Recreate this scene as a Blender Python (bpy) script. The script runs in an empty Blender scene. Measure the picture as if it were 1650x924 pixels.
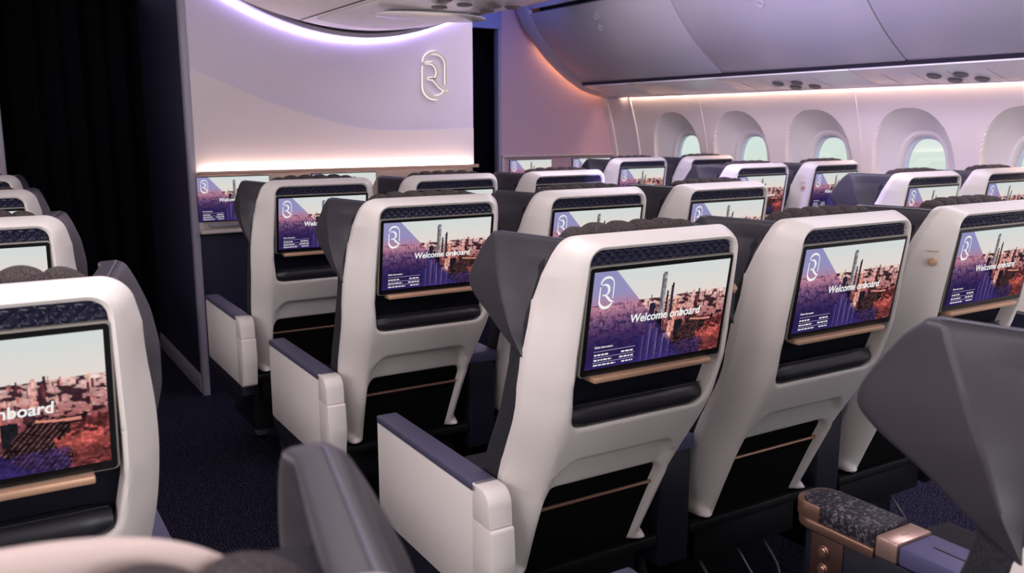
import bpy, bmesh, math, random
import numpy as np
from mathutils import Vector, Matrix
from mathutils.geometry import delaunay_2d_cdt
PI = math.pi
random.seed(4)
S = bpy.context.scene
COL = S.collection

# ------------------------------------------------------------------ camera
YAW, PITCH, ROLL, FPX, CAMH = 0.5484, 0.1820, -0.0013, 1422.29, 1.4263
cd = bpy.data.cameras.new('camera'); cam = bpy.data.objects.new('camera', cd); COL.objects.link(cam)
Fv = Vector((math.sin(YAW)*math.cos(PITCH), math.cos(YAW)*math.cos(PITCH), -math.sin(PITCH)))
Rv = Vector((math.cos(YAW), -math.sin(YAW), 0)); Uv = Rv.cross(Fv)
R2 = Rv*math.cos(ROLL)+Uv*math.sin(ROLL); U2 = Uv*math.cos(ROLL)-Rv*math.sin(ROLL)
M = Matrix((R2, U2, -Fv)).transposed().to_4x4(); M.translation = Vector((0, 0, CAMH))
cam.matrix_world = M
cd.sensor_width = 36.0; cd.lens = FPX/1650*36; cd.clip_start = 0.02
cd.dof.use_dof = True; cd.dof.focus_distance = 2.1; cd.dof.aperture_fstop = 7.0
S.camera = cam
S.view_settings.view_transform = 'Standard'; S.view_settings.look = 'None'
S.view_settings.exposure = -0.08; S.view_settings.gamma = 1.0; S.view_settings.use_curve_mapping = False

# ------------------------------------------------------------------ daylight outside
W = bpy.data.worlds.new('world'); S.world = W; W.use_nodes = True
nt = W.node_tree; nt.nodes.clear()
tc = nt.nodes.new('ShaderNodeTexCoord'); sx = nt.nodes.new('ShaderNodeSeparateXYZ')
rp = nt.nodes.new('ShaderNodeValToRGB'); bg = nt.nodes.new('ShaderNodeBackground'); wo = nt.nodes.new('ShaderNodeOutputWorld')
mr = nt.nodes.new('ShaderNodeMapRange'); mr.inputs[1].default_value = -0.5; mr.inputs[2].default_value = 0.5
nt.links.new(tc.outputs['Generated'], sx.inputs[0]); nt.links.new(sx.outputs['Z'], mr.inputs[0])
nt.links.new(mr.outputs[0], rp.inputs[0]); nt.links.new(rp.outputs[0], bg.inputs[0]); nt.links.new(bg.outputs[0], wo.inputs[0])
cr = rp.color_ramp
cr.elements[0].position = 0.30; cr.elements[0].color = (0.70, 0.78, 0.66, 1)
cr.elements[1].position = 0.75; cr.elements[1].color = (0.55, 0.68, 0.95, 1)
e = cr.elements.new(0.46); e.color = (0.80, 0.88, 0.80, 1)
e = cr.elements.new(0.52); e.color = (0.85, 0.90, 0.95, 1)
bg.inputs[1].default_value = 1.25

# ------------------------------------------------------------------ cabin lighting
def area(name, loc, target, sx_, sy_, power, col, spread=PI):
    l = bpy.data.lights.new(name, 'AREA'); l.shape = 'RECTANGLE'; l.size = sx_; l.size_y = sy_
    l.energy = power; l.color = col; l.spread = spread
    o = bpy.data.objects.new(name, l); COL.objects.link(o); o.location = loc
    d = Vector(target)-Vector(loc)
    o.rotation_euler = d.to_track_quat('-Z', 'Y').to_euler()
    return o
area('aisle_ceiling_light_left', (0.45, 1.4, 2.28), (0.6, 1.5, 0), 0.5, 5.0, 46, (1.0, 0.88, 0.93))
area('aisle_ceiling_light_right', (2.95, 2.0, 2.28), (2.95, 2.0, 0), 0.4, 5.0, 50, (0.96, 0.86, 1.0))
area('rear_fill_light', (0.9, -2.3, 1.65), (1.7, 2.0, 1.2), 2.6, 0.9, 66, (1.0, 0.91, 0.90))  # added fill lamp behind the camera, lights seat backs and bins from the rear
area('left_fill_light', (-0.93, 2.4, 1.15), (1.4, 2.4, 1.72), 5.0, 0.42, 36, (1.0, 0.93, 0.95))  # added fill lamp at the windowless left wall, brightens the centre bin underside
area('violet_bin_wash', (2.70, 3.0, 2.34), (3.7, 3.0, 2.02), 0.12, 5.4, 38, (0.48, 0.40, 1.0))
area('blue_soffit_wash', (3.0, 5.05, 2.36), (3.0, 5.9, 2.15), 0.6, 0.15, 3.2, (0.20, 0.24, 1.0))

# ------------------------------------------------------------------ materials
def lin(c):
    return tuple(((v/255.0)/12.92 if v/255.0 <= 0.04045 else ((v/255.0+0.055)/1.055)**2.4) for v in c)
def mat(name, col, rough=0.5, metal=0.0, noise=None, bump=0.0, bscale=200.0, coat=0.0, spec=0.5, sheen=0.0):
    m = bpy.data.materials.new(name); m.use_nodes = True
    t = m.node_tree; b = t.nodes['Principled BSDF']
    b.inputs['Base Color'].default_value = (*col, 1); b.inputs['Roughness'].default_value = rough
    b.inputs['Metallic'].default_value = metal; b.inputs['Coat Weight'].default_value = coat
    b.inputs['Specular IOR Level'].default_value = spec
    b.inputs['Sheen Weight'].default_value = sheen
    tcn = t.nodes.new('ShaderNodeTexCoord')
    if noise:
        c2, sc, det, lo, hi = noise
        n = t.nodes.new('ShaderNodeTexNoise'); n.inputs['Scale'].default_value = sc; n.inputs['Detail'].default_value = det
        r = t.nodes.new('ShaderNodeValToRGB'); r.color_ramp.elements[0].position = lo; r.color_ramp.elements[1].position = hi
        r.color_ramp.elements[0].color = (*col, 1); r.color_ramp.elements[1].color = (*c2, 1)
        t.links.new(tcn.outputs['Object'], n.inputs['Vector']); t.links.new(n.outputs['Fac'], r.inputs['Fac'])
        t.links.new(r.outputs['Color'], b.inputs['Base Color'])
    if bump:
        n2 = t.nodes.new('ShaderNodeTexNoise'); n2.inputs['Scale'].default_value = bscale; n2.inputs['Detail'].default_value = 3
        bp = t.nodes.new('ShaderNodeBump'); bp.inputs['Strength'].default_value = bump; bp.inputs['Distance'].default_value = 0.002
        t.links.new(tcn.outputs['Object'], n2.inputs['Vector']); t.links.new(n2.outputs['Fac'], bp.inputs['Height'])
        t.links.new(bp.outputs['Normal'], b.inputs['Normal'])
    return m
def emit(name, col, st):
    m = bpy.data.materials.new(name); m.use_nodes = True; t = m.node_tree; t.nodes.clear()
    e = t.nodes.new('ShaderNodeEmission'); e.inputs[0].default_value = (*col, 1); e.inputs[1].default_value = st
    o = t.nodes.new('ShaderNodeOutputMaterial'); t.links.new(e.outputs[0], o.inputs[0]); return m

WHITE = mat('white_shell_plastic', (0.78, 0.735, 0.70), 0.38)
WHITE2 = mat('white_armrest_plastic', (0.76, 0.71, 0.68), 0.42)
LEATHER = mat('charcoal_leather', (0.040, 0.037, 0.046), 0.42, bump=0.12, bscale=500)
LEATHERB = mat('black_roll_leather', (0.016, 0.016, 0.022), 0.38, bump=0.1, bscale=500)
PIPE = mat('leather_piping', (0.10, 0.10, 0.14), 0.35)
TWEED = mat('brown_tweed', (0.022, 0.017, 0.020), 0.95, noise=((0.085, 0.066, 0.064), 420, 2, 0.42, 0.62), bump=0.5, bscale=350)
FABRIC = mat('dark_seat_fabric', (0.008, 0.008, 0.011), 0.9, noise=((0.020, 0.020, 0.030), 300, 2, 0.4, 0.6), bump=0.2, bscale=400)
LINER = mat('recess_liner', (0.005, 0.005, 0.012), 0.8, bump=0.3, bscale=260, spec=0.2)
QUILT = mat('quilted_navy', (0.014, 0.014, 0.040), 0.32)
BEZEL = mat('screen_bezel', (0.004, 0.004, 0.005), 0.28)
SILVER = mat('screen_edge_silver', (0.46, 0.44, 0.38), 0.35, 0.5)
COPPER = mat('rose_copper', (0.62, 0.38, 0.25), 0.42, 0.35)
COPPERM = mat('polished_copper', (0.46, 0.27, 0.20), 0.30, 0.8)
ROSE = mat('rose_gold_clasp', (0.66, 0.45, 0.37), 0.30, 0.7)
NAVYCAP = mat('navy_armrest_cap', (0.072, 0.068, 0.125), 0.45, bump=0.1, bscale=500)
LAVCAP = mat('lavender_armrest_cap', (0.105, 0.100, 0.225), 0.5)
NAVY = mat('navy_console_plastic', (0.011, 0.011, 0.024), 0.45)
BLACK = mat('black_metal', (0.004, 0.004, 0.005), 0.5, spec=0.3)
BLACKP = mat('black_pocket_fabric', (0.0025, 0.0025, 0.003), 0.85, spec=0.12)
STEEL = mat('bare_metal_fitting', (0.55, 0.55, 0.58), 0.35, 0.8)
WIRE = mat('grey_wire', (0.10, 0.10, 0.12), 0.4, 0.5)
DISPWHITE = emit('screen_writing', (1, 1, 1), 0.92)
DISPSOFT = emit('screen_rules', (0.62, 0.50, 0.78), 0.65)
MARBLE = mat('woven_armrest_pad', (0.008, 0.007, 0.016), 0.6, noise=((0.17, 0.15, 0.18), 150, 12, 0.50, 0.66), bump=0.2, bscale=200)
LILAC = mat('bulkhead_lilac_panel', (0.67, 0.59, 0.72), 0.6, bump=0.05, bscale=900)
ROSEWALL = mat('rose_end_panel', (0.52, 0.35, 0.42), 0.55)
CREAM = mat('bulkhead_cream_panel', (0.75, 0.65, 0.70), 0.6, bump=0.05, bscale=900)
BEIGE = mat('bulkhead_beige_fascia', (0.62, 0.54, 0.49), 0.5)
WOOD = mat('rose_ledge', (0.42, 0.27, 0.22), 0.45)
NAVYWALL = mat('navy_wall', (0.016, 0.017, 0.042), 0.5)
EDGE = mat('lilac_edge_trim', (0.30, 0.28, 0.36), 0.4)
CURT = mat('black_curtain_cloth', (0.0022, 0.0020, 0.0045), 0.95, spec=0.1)
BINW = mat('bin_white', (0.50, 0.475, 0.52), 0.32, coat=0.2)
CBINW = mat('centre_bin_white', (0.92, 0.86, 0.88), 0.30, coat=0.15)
PSUW = mat('psu_white', (0.86, 0.83, 0.86), 0.25, coat=0.2)
GAP = mat('dark_gap', (0.02, 0.017, 0.03), 0.6)
WALLW = mat('sidewall_white', (0.84, 0.77, 0.73), 0.5)
CEIL = mat('ceiling_white', (0.6, 0.6, 0.66), 0.6)
SOFFIT = mat('soffit_blue', (0.26, 0.28, 0.50), 0.6)
VENT = mat('vent_grey', (0.16, 0.14, 0.15), 0.4)
LEDC = emit('led_cool', (0.56, 0.46, 1.0), 20.0)
LEDW = emit('led_warm', (1.0, 0.76, 0.60), 44.0)
LEDP = emit('led_peach', (1.0, 0.66, 0.50), 88.0)
LEDO = emit('led_orange', (1.0, 0.48, 0.24), 26.0)
LEDLOGO = emit('led_logo', (1.0, 0.88, 0.82), 1.7)
CARPET = mat('navy_carpet', (0.003, 0.003, 0.011), 0.95, noise=((0.20, 0.19, 0.30), 190, 2, 0.52, 0.84), bump=0.6, bscale=300, spec=0.08)
GLASS = bpy.data.materials.new('window_glass'); GLASS.use_nodes = True
t = GLASS.node_tree; t.nodes.clear()
a_ = t.nodes.new('ShaderNodeBsdfTransparent'); a_.inputs[0].default_value = (0.88, 0.91, 0.90, 1)
g_ = t.nodes.new('ShaderNodeBsdfGlossy'); g_.inputs['Roughness'].default_value = 0.03
x_ = t.nodes.new('ShaderNodeMixShader'); x_.inputs[0].default_value = 0.06; o_ = t.nodes.new('ShaderNodeOutputMaterial')
t.links.new(a_.outputs[0], x_.inputs[1]); t.links.new(g_.outputs[0], x_.inputs[2]); t.links.new(x_.outputs[0], o_.inputs[0])
PICT = bpy.data.materials.new('city_picture'); PICT.use_nodes = True
t = PICT.node_tree; t.nodes.clear()
a_ = t.nodes.new('ShaderNodeAttribute'); a_.attribute_name = 'Col'
e_ = t.nodes.new('ShaderNodeEmission'); e_.inputs[1].default_value = 0.92; o_ = t.nodes.new('ShaderNodeOutputMaterial')
t.links.new(a_.outputs['Color'], e_.inputs[0]); t.links.new(e_.outputs[0], o_.inputs[0])

# ------------------------------------------------------------------ mesh helpers
class MB:
    """collects shapes for one mesh"""
    def __init__(s): s.v = []; s.f = []; s.mi = []; s.cur = 0
    def add(s, vs, fs):
        n = len(s.v); s.v += [tuple(map(float, p)) for p in vs]; s.f += [tuple(i+n for i in f) for f in fs]; s.mi += [s.cur]*len(fs); return s
    def box(s, x0, x1, y0, y1, z0, z1, r=0.0, seg=2):
        bm = bmesh.new(); bmesh.ops.create_cube(bm, size=1)
        for v in bm.verts:
            v.co = Vector(((x0+x1)/2+v.co.x*(x1-x0), (y0+y1)/2+v.co.y*(y1-y0), (z0+z1)/2+v.co.z*(z1-z0)))
        if r: bmesh.ops.bevel(bm, geom=list(bm.edges), offset=r, segments=seg, profile=0.5, affect='EDGES')
        return s.bm(bm)
    def bm(s, bm):
        bm.verts.index_update()
        s.add([v.co for v in bm.verts], [[v.index for v in f.verts] for f in bm.faces]); bm.free(); return s
    def prism(s, poly, axis, a, b, r=0.0, seg=2):
        """poly in the two other axes (cyclic order), extruded along axis"""
        def P(p, h):
            if axis == 'x': return (h, p[0], p[1])
            if axis == 'y': return (p[0], h, p[1])
            return (p[0], p[1], h)
        bm = bmesh.new(); n = len(poly)
        A = [bm.verts.new(P(p, a)) for p in poly]; B = [bm.verts.new(P(p, b)) for p in poly]
        bm.faces.new(A); bm.faces.new(B[::-1])
        for i in range(n): bm.faces.new((A[i], B[i], B[(i+1) % n], A[(i+1) % n]))
        bmesh.ops.recalc_face_normals(bm, faces=list(bm.faces))
        if r:
            ed = [e for e in bm.edges if (e.verts[0] in A) == (e.verts[1] in A)]
            bmesh.ops.bevel(bm, geom=ed, offset=r, segments=seg, profile=0.5, affect='EDGES')
        return s.bm(bm)
    def tube(s, pts, r, n=8, closed=False):
        pts = [Vector(p) for p in pts]; vs = []; fs = []; m = len(pts)
        up0 = Vector((0, 0, 1))
        for i, p in enumerate(pts):
            a = pts[i-1] if (i or closed) else p; b = pts[(i+1) % m] if (i < m-1 or closed) else p
            d = (b-a).normalized(); u = up0 if abs(d.z) < 0.95 else Vector((0, 1, 0))
            sd = d.cross(u).normalized(); u = sd.cross(d)
            rr = r[i] if isinstance(r, (list, tuple)) else r
            for k in range(n):
                an = 2*PI*k/n; vs.append(p+sd*math.cos(an)*rr+u*math.sin(an)*rr)
        for i in range(m if closed else m-1):
            j = (i+1) % m
            for k in range(n): fs.append((i*n+k, i*n+(k+1) % n, j*n+(k+1) % n, j*n+k))
        if not closed: fs.append(tuple(range(n))[::-1]); fs.append(tuple((m-1)*n+k for k in range(n)))
        return s.add(vs, fs)
    def lathe(s, prof, c, ax, n=24):
        """prof: list of (radius, height) along ax from c"""
        ax = Vector(ax).normalized(); c = Vector(c)
        u = ax.orthogonal().normalized(); w = ax.cross(u); vs = []; fs = []
        for (r, h) in prof:
            for k in range(n):
                a = 2*PI*k/n; vs.append(c+ax*h+u*math.cos(a)*r+w*math.sin(a)*r)
        for i in range(len(prof)-1):
            for k in range(n): fs.append((i*n+k, i*n+(k+1) % n, (i+1)*n+(k+1) % n, (i+1)*n+k))
        fs.append(tuple(range(n))[::-1]); fs.append(tuple((len(prof)-1)*n+k for k in range(n)))
        return s.add(vs, fs)
    def grid(s, rows, flip=False, closed_u=False):
        m = len(rows); n = len(rows[0]); fs = []
        for i in range(m-1):
            for k in range(n if closed_u else n-1):
                q = (i*n+k, i*n+(k+1) % n, (i+1)*n+(k+1) % n, (i+1)*n+k); fs.append(q[::-1] if flip else q)
        return s.add([p for r in rows for p in r], fs)
    def mesh(s, name, mats, smooth=35, recalc=True):
        me = bpy.data.meshes.new(name); me.from_pydata(s.v, [], s.f)
        for m in (mats if isinstance(mats, (list, tuple)) else [mats]): me.materials.append(m)
        me.polygons.foreach_set('material_index', s.mi)
        if recalc:
            bm = bmesh.new(); bm.from_mesh(me); bmesh.ops.recalc_face_normals(bm, faces=list(bm.faces)); bm.to_mesh(me); bm.free()
        me.update()
        if smooth:
            me.polygons.foreach_set('use_smooth', [True]*len(me.polygons))
            me.set_sharp_from_angle(angle=math.radians(smooth))
        return me

def link(name, me, parent=None, loc=None):
    o = bpy.data.objects.new(name, me); COL.objects.link(o)
    if parent is not None: o.parent = parent
    if loc is not None: o.location = loc
    return o
def empty(name, loc, label, cat, group=None):
    o = bpy.data.objects.new(name, None); COL.objects.link(o); o.location = loc; o.empty_display_size = 0.1
    return tag(o, label, cat, group)
def tag(o, label, cat, group=None):
    o['label'] = label; o['category'] = cat
    if group: o['group'] = group
    return o
def struct(name, mb, m, parent=None, smooth=35, recalc=True):
    o = link(name, mb.mesh(name, m, smooth, recalc), parent)
    if parent is None: o['kind'] = 'structure'
    return o
def interp(x, tab): return float(np.interp(x, [a for a, b in tab], [b for a, b in tab]))
def sm(t): t = min(1.0, max(0.0, float(t))); return float(t*t*(3-2*t))

def densify(P, step, closed=True):
    out = []; n = len(P)
    for i in range(n if closed else n-1):
        a = np.array(P[i], float); b = np.array(P[(i+1) % n], float); k = max(1, int(math.ceil(np.linalg.norm(b-a)/step)))
        for j in range(k): out.append(tuple(a+(b-a)*j/k))
    if not closed: out.append(tuple(P[-1]))
    return out
def roundpoly(P, rad, seg=6):
    """P: list of (x,y), rad: radius list; returns a loop with rounded corners"""
    out = []; n = len(P)
    for i in range(n):
        p = np.array(P[i], float); a = np.array(P[i-1], float); b = np.array(P[(i+1) % n], float); r = rad[i]
        if r <= 0: out.append(tuple(p)); continue
        da = (a-p)/np.linalg.norm(a-p); db = (b-p)/np.linalg.norm(b-p)
        ang = math.acos(max(-1, min(1, float(da@db)))); L = r/math.tan(ang/2)
        L = min(L, 0.49*np.linalg.norm(a-p), 0.49*np.linalg.norm(b-p)); r2 = L*math.tan(ang/2)
        bis = (da+db)/np.linalg.norm(da+db); c = p+bis*(r2/math.sin(ang/2))
        s0 = p+da*L-c; s1 = p+db*L-c
        a0 = math.atan2(s0[1], s0[0]); a1 = math.atan2(s1[1], s1[0]); d = a1-a0
        while d > PI: d -= 2*PI
        while d < -PI: d += 2*PI
        for k in range(seg+1):
            t_ = a0+d*k/seg; out.append((c[0]+r2*math.cos(t_), c[1]+r2*math.sin(t_)))
    return out
def pdist(Q, P, closed=True):
    Q = np.asarray(Q, float); P = np.asarray(P, float); B = np.roll(P, -1, 0) if closed else P[1:]; A = P if closed else P[:-1]
    best = np.full(len(Q), 1e9)
    for a, b in zip(A, B):
        d = b-a; L = d@d
        if L < 1e-14: continue
        t_ = np.clip(((Q-a)@d)/L, 0, 1); best = np.minimum(best, np.linalg.norm(Q-a-t_[:, None]*d, axis=1))
    return best
def inside(Q, P):
    Q = np.asarray(Q, float); P = np.asarray(P, float); x, y = Q[:, 0], Q[:, 1]; r = np.zeros(len(Q), bool); n = len(P)
    for i in range(n):
        x0, y0 = P[i-1]; x1, y1 = P[i]
        if y0 == y1: continue
        c = ((y0 > y) != (y1 > y)) & (x < (x1-x0)*(y-y0)/(y1-y0)+x0); r ^= c
    return r
def offset(P, d):
    """offset a closed loop to its inside (d>0)"""
    P = np.asarray(P, float); T = np.roll(P, -1, 0)-np.roll(P, 1, 0); T /= np.linalg.norm(T, axis=1)[:, None]+1e-12
    N = np.stack([-T[:, 1], T[:, 0]], 1)
    A = 0.5*np.sum(P[:, 0]*np.roll(P[:, 1], -1)-np.roll(P[:, 0], -1)*P[:, 1])
    if A < 0: N = -N
    return P+N*d
def cdt(outer, holes, grid_step, outer_off=(), hole_off=(), clear=0.004, more=()):
    loops = [list(outer)]+[list(h) for h in holes]
    V = []; E = []
    for L in loops:
        n0 = len(V); V += L; E += [(n0+i, n0+(i+1) % len(L)) for i in range(len(L))]
    allb = [np.array(L) for L in loops]
    def ok(Q, dmin):
        Q = np.asarray(Q); k = inside(Q, loops[0])
        for h in loops[1:]: k &= ~inside(Q, h)
        dd = np.min([pdist(Q, L) for L in allb], 0); return k & (dd > dmin)
    extra = []
    for d in outer_off:
        Q = offset(loops[0], d); k = ok(Q, d*0.93); extra += [tuple(q) for q in Q[k]]
    for d in hole_off:
        for h in loops[1:]:
            Q = offset(h, -d); k = ok(Q, d*0.93); extra += [tuple(q) for q in Q[k]]
    for Q in more: extra += [tuple(q) for q in np.asarray(Q)[ok(Q, 0.0025)]]
    O = np.array(outer); x0, y0 = O.min(0); x1, y1 = O.max(0)
    G = np.array([(x, y) for x in np.arange(x0, x1, grid_step) for y in np.arange(y0, y1, grid_step)])
    extra += [tuple(q) for q in G[ok(G, max(clear, max(list(outer_off)+[0])*0, max(list(hole_off)+[0])*1.2))]]
    cell = {}; keep = []
    for p in extra:
        ci, cj = int(p[0]//0.0025), int(p[1]//0.0025)
        if all(math.hypot(p[0]-q[0], p[1]-q[1]) > 0.0025 for a in (-1, 0, 1) for b in (-1, 0, 1) for q in cell.get((ci+a, cj+b), ())):
            cell.setdefault((ci, cj), []).append(p); keep.append(p)
    extra = keep
    res = delaunay_2d_cdt([Vector(p) for p in V+extra], E, [], 0, 1e-6)
    vs = np.array([tuple(v) for v in res[0]]); fs = [tuple(f) for f in res[2]]
    C = np.array([vs[list(f)].mean(0) for f in fs]); k = inside(C, loops[0])
    for h in loops[1:]: k &= ~inside(C, h)
    return vs, [f for f, q in zip(fs, k) if q]

CACHE = {}
def part(name, key, parent, fn, loc=None):
    if key not in CACHE: CACHE[key] = fn()
    return link(name, CACHE[key], parent, loc)

# ------------------------------------------------------------------ the mark (a letter R breaking out of an upright oval)
def ribbon(mb, pts, wid, place, thick=0.0):
    pts = [np.array(p, float) for p in pts]; n = len(pts); L = []; R_ = []
    for i in range(n):
        d = pts[min(n-1, i+1)]-pts[max(0, i-1)]; d /= np.linalg.norm(d)+1e-12; nn = np.array((-d[1], d[0]))
        w = wid[i] if isinstance(wid, (list, tuple)) else wid
        L.append(pts[i]+nn*w/2); R_.append(pts[i]-nn*w/2)
    if not thick:
        mb.add([place(p[0], p[1], 0) for p in L]+[place(p[0], p[1], 0) for p in R_], [(i, i+1, n+i+1, n+i) for i in range(n-1)])
    else:
        vs = [place(p[0], p[1], h) for h in (0, thick) for S_ in (L, R_) for p in S_]
        fs = []
        for i in range(n-1):
            fs += [(i, i+1, n+i+1, n+i), (2*n+i, 2*n+i+1, 3*n+i+1, 3*n+i), (i, i+1, 2*n+i+1, 2*n+i), (n+i, n+i+1, 3*n+i+1, 3*n+i)]
        fs += [(0, n, 3*n, 2*n), (n-1, 2*n-1, 4*n-1, 3*n-1)]
        mb.add(vs, fs)
def logo_strokes():
    # in a box 0..1 wide, 0..1.78 high (z up)
    A = []
    arc = lambda cx, cy, r, a0, a1, n=18, ry=None: [(cx+r*math.cos(math.radians(a0+(a1-a0)*i/n)), cy+(ry or r)*math.sin(math.radians(a0+(a1-a0)*i/n))) for i in range(n+1)]
    top = arc(0.5, 1.31, 0.47, 170, 0, 22)+[(0.97, 1.0), (0.97, 0.52)]
    A.append((top, [0.05+0.06*math.sin(PI*min(1, i/18)) for i in range(len(top))]))
    left = [(0.04, 1.24), (0.03, 1.0), (0.03, 0.52)]+arc(0.5, 0.48, 0.47, 180, 335, 22)
    A.append((left, [0.05, 0.06, 0.07]+[0.07+0.07*math.sin(PI*i/22) for i in range(23)]))
    bowl = [(0.12, 1.35)]+arc(0.32, 1.04, 0.33, 95, -60, 18)+[(0.36, 0.77), (0.20, 0.745)]
    A.append((bowl, [0.04]+[0.06+0.07*math.sin(PI*i/18) for i in range(19)]+[0.05, 0.03]))
    leg = [(0.20, 0.745), (0.42, 0.74), (0.58, 0.62), (0.72, 0.47), (0.85, 0.37), (1.06, 0.32)]
    A.append((leg, [0.03, 0.07, 0.11, 0.12, 0.10, 0.04]))
    return A

# ------------------------------------------------------------------ the picture on the screens
def city_colours(nx, ny):
    rng = np.random.RandomState(7)
    u, v = np.meshgrid(np.linspace(0, 1, nx), np.linspace(0, 1, ny))
    def rgb(r, g, b): return np.array([r, g, b], float)
    def noise(sx_, sy_, seed):
        r = np.random.RandomState(seed); g = r.rand(sy_+2, sx_+2)
        X = u*sx_; Y = v*sy_; i = np.floor(X).astype(int); j = np.floor(Y).astype(int); fx = X-i; fy = Y-j
        fx = fx*fx*(3-2*fx); fy = fy*fy*(3-2*fy)
        return (g[j, i]*(1-fx)+g[j, i+1]*fx)*(1-fy)+(g[j+1, i]*(1-fx)+g[j+1, i+1]*fx)*fy
    def mix(a, b, t_): t_ = np.clip(t_, 0, 1)[..., None]; return a*(1-t_)+b*t_
    hz = 0.335-0.02*u
    C = mix(rgb(222, 231, 230)+0*u[..., None], rgb(241, 229, 222), v/hz)
    g = np.clip((v-hz)/(1-hz), 0, 1)
    land = mix(rgb(216, 180, 174)+0*u[..., None], rgb(150, 84, 86), g*2.2); land = mix(land, rgb(62, 30, 42), (g-0.35)*2.0)
    n1 = noise(60, 70, 1); n2 = noise(26, 26, 2); n3 = noise(110, 60, 3)
    land = land*(0.55+0.9*(0.5*n1+0.5*n2))[..., None]
    land = mix(land, rgb(255, 214, 196), ((n3 > 0.80) & (g > 0.02))*0.75*(1-g))
    land = mix(land, rgb(40, 18, 30), (n1*n2 < 0.13)*0.8)
    C = np.where((v > hz)[..., None], land, C)
    def rect(u0, u1, v0, v1, c, soft=False, c2=None):
        m = (u >= u0) & (u <= u1) & (v >= v0) & (v <= v1)
        cc = rgb(*c)+0*u[..., None]
        if c2 is not None: cc = mix(cc, rgb(*c2)+0*u[..., None], (u-u0)/(u1-u0))
        C[m] = (cc*(0.75+0.5*noise(90, 40, int(u0*1000)))[..., None])[m]
    for k in range(90):
        uu = rng.rand(); vv = 0.36+0.3*rng.rand()**1.6; h = 0.02+0.07*rng.rand(); w = 0.004+0.010*rng.rand()
        c = [(255, 206, 186), (196, 120, 116), (120, 60, 70), (80, 40, 56)][rng.randint(4)]
        rect(uu, uu+w, vv-h, vv, c)
    rect(0.415, 0.455, 0.38, 0.62, (38, 34, 58)); rect(0.400, 0.42, 0.46, 0.66, (90, 58, 80))
    rect(0.487, 0.522, 0.085, 0.56, (92, 96, 110), c2=(176, 166, 166)); rect(0.492, 0.52, 0.07, 0.09, (110, 112, 122))
    rect(0.532, 0.548, 0.27, 0.58, (34, 30, 40)); rect(0.562, 0.585, 0.215, 0.60, (90, 74, 90), c2=(30, 24, 34)); rect(0.57, 0.585, 0.195, 0.24, (18, 16, 22))
    rect(0.60, 0.63, 0.37, 0.72, (255, 196, 170), c2=(180, 96, 84)); rect(0.735, 0.752, 0.30, 0.48, (236, 170, 160))
    rect(0.475, 0.525, 0.56, 0.80, (24, 20, 34)); rect(0.57, 0.605, 0.60, 0.80, (240, 186, 168), c2=(196, 120, 116))
    rect(0.54, 0.60, 0.73, 0.78, (240, 190, 178))
    rect(0.62, 0.68, 0.60, 0.78, (30, 30, 38)); rect(0.70, 0.735, 0.52, 0.62, (70, 40, 46))
    # highway bundle, red ground on its right
    rd = (u+0.55*v > 1.06+0.03*(n2-0.5)) & (v > 0.58+0.04*n1) & (u < 0.93-0.2*(v-0.58)); C[rd] = (rgb(40, 24, 32)*(0.5+1.0*n1)[..., None])[rd]
    ln = rd & (((u+0.50*v)*44 % 1) < 0.08+0.10*n1) & (u < 0.86); C[ln] = (rgb(196, 140, 128)*(0.35+0.7*n3)[..., None])[ln]
    rg = (v > 0.62) & (u > 0.80) & ~rd | ((v > 0.66) & (u > 0.86)); C[rg] = (rgb(146, 70, 72)*(0.30+1.0*n2*n1+0.45*n3)[..., None])[rg]
    pk = ((u-0.90+0.03*(n2-0.5))/0.10)**2+((v-0.80+0.1*(n1-0.5))/0.075)**2 < 1; C[pk] = (rgb(206, 98, 92)*(0.45+0.4*n2+0.7*n3*n1)[..., None])[pk]
    br = (np.abs(v-0.60-0.03*np.sin(u*9)) < 0.010) & (u > 0.74) & (u < 0.90); C[br] = rgb(226, 148, 130)
    # purple towers of the foreground
    for (a, b, t0) in ((0.405, 0.445, 0.60), (0.45, 0.50, 0.66), (0.505, 0.55, 0.74), (0.555, 0.60, 0.80), (0.36, 0.40, 0.72)):
        rect(a, b, t0, 1.0, (50, 42, 98), c2=(120, 92, 150)); rect(b-0.006, b, t0, 1.0, (214, 170, 196))
    pl = (v > 0.86-0.12*(u-0.55)) & (u > 0.55) & (u < 0.85); C[pl] = C[pl]*0.55+(rgb(60, 46, 116)*(0.3+1.0*n1)[..., None])[pl]*0.55
    # violet veil over the left
    edge = 0.155+0.56*v
    t_ = np.clip((edge-u)/0.006, 0, 1)*np.where(v < 0.42, 1.0, np.clip(1-(v-0.42)*0.5, 0.3, 1))
    veil = mix(rgb(138, 132, 192)+0*u[..., None], rgb(176, 112, 150), (v-0.22)/0.14); veil = mix(veil, rgb(70, 54, 118), (v-0.38)/0.16); veil = mix(veil, rgb(38, 32, 92), (v-0.58)/0.25)
    C = mix(C, veil, np.clip(t_*np.where(v < 0.33, 0.80, 0.66), 0, 1))
    lowl = np.clip((0.44-u)/0.08, 0, 1)*np.clip((v-0.50)/0.22, 0, 1)
    C = mix(C, rgb(36, 30, 88), lowl*0.55)
    low = np.clip((v-0.90)/0.08, 0, 1)*np.clip((0.9-u)/0.3, 0, 1); C = mix(C, rgb(60, 48, 120), low*0.5)
    C = np.clip(C, 0, 255)/255.0
    return np.where(C <= 0.04045, C/12.92, ((C+0.055)/1.055)**2.4)

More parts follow.
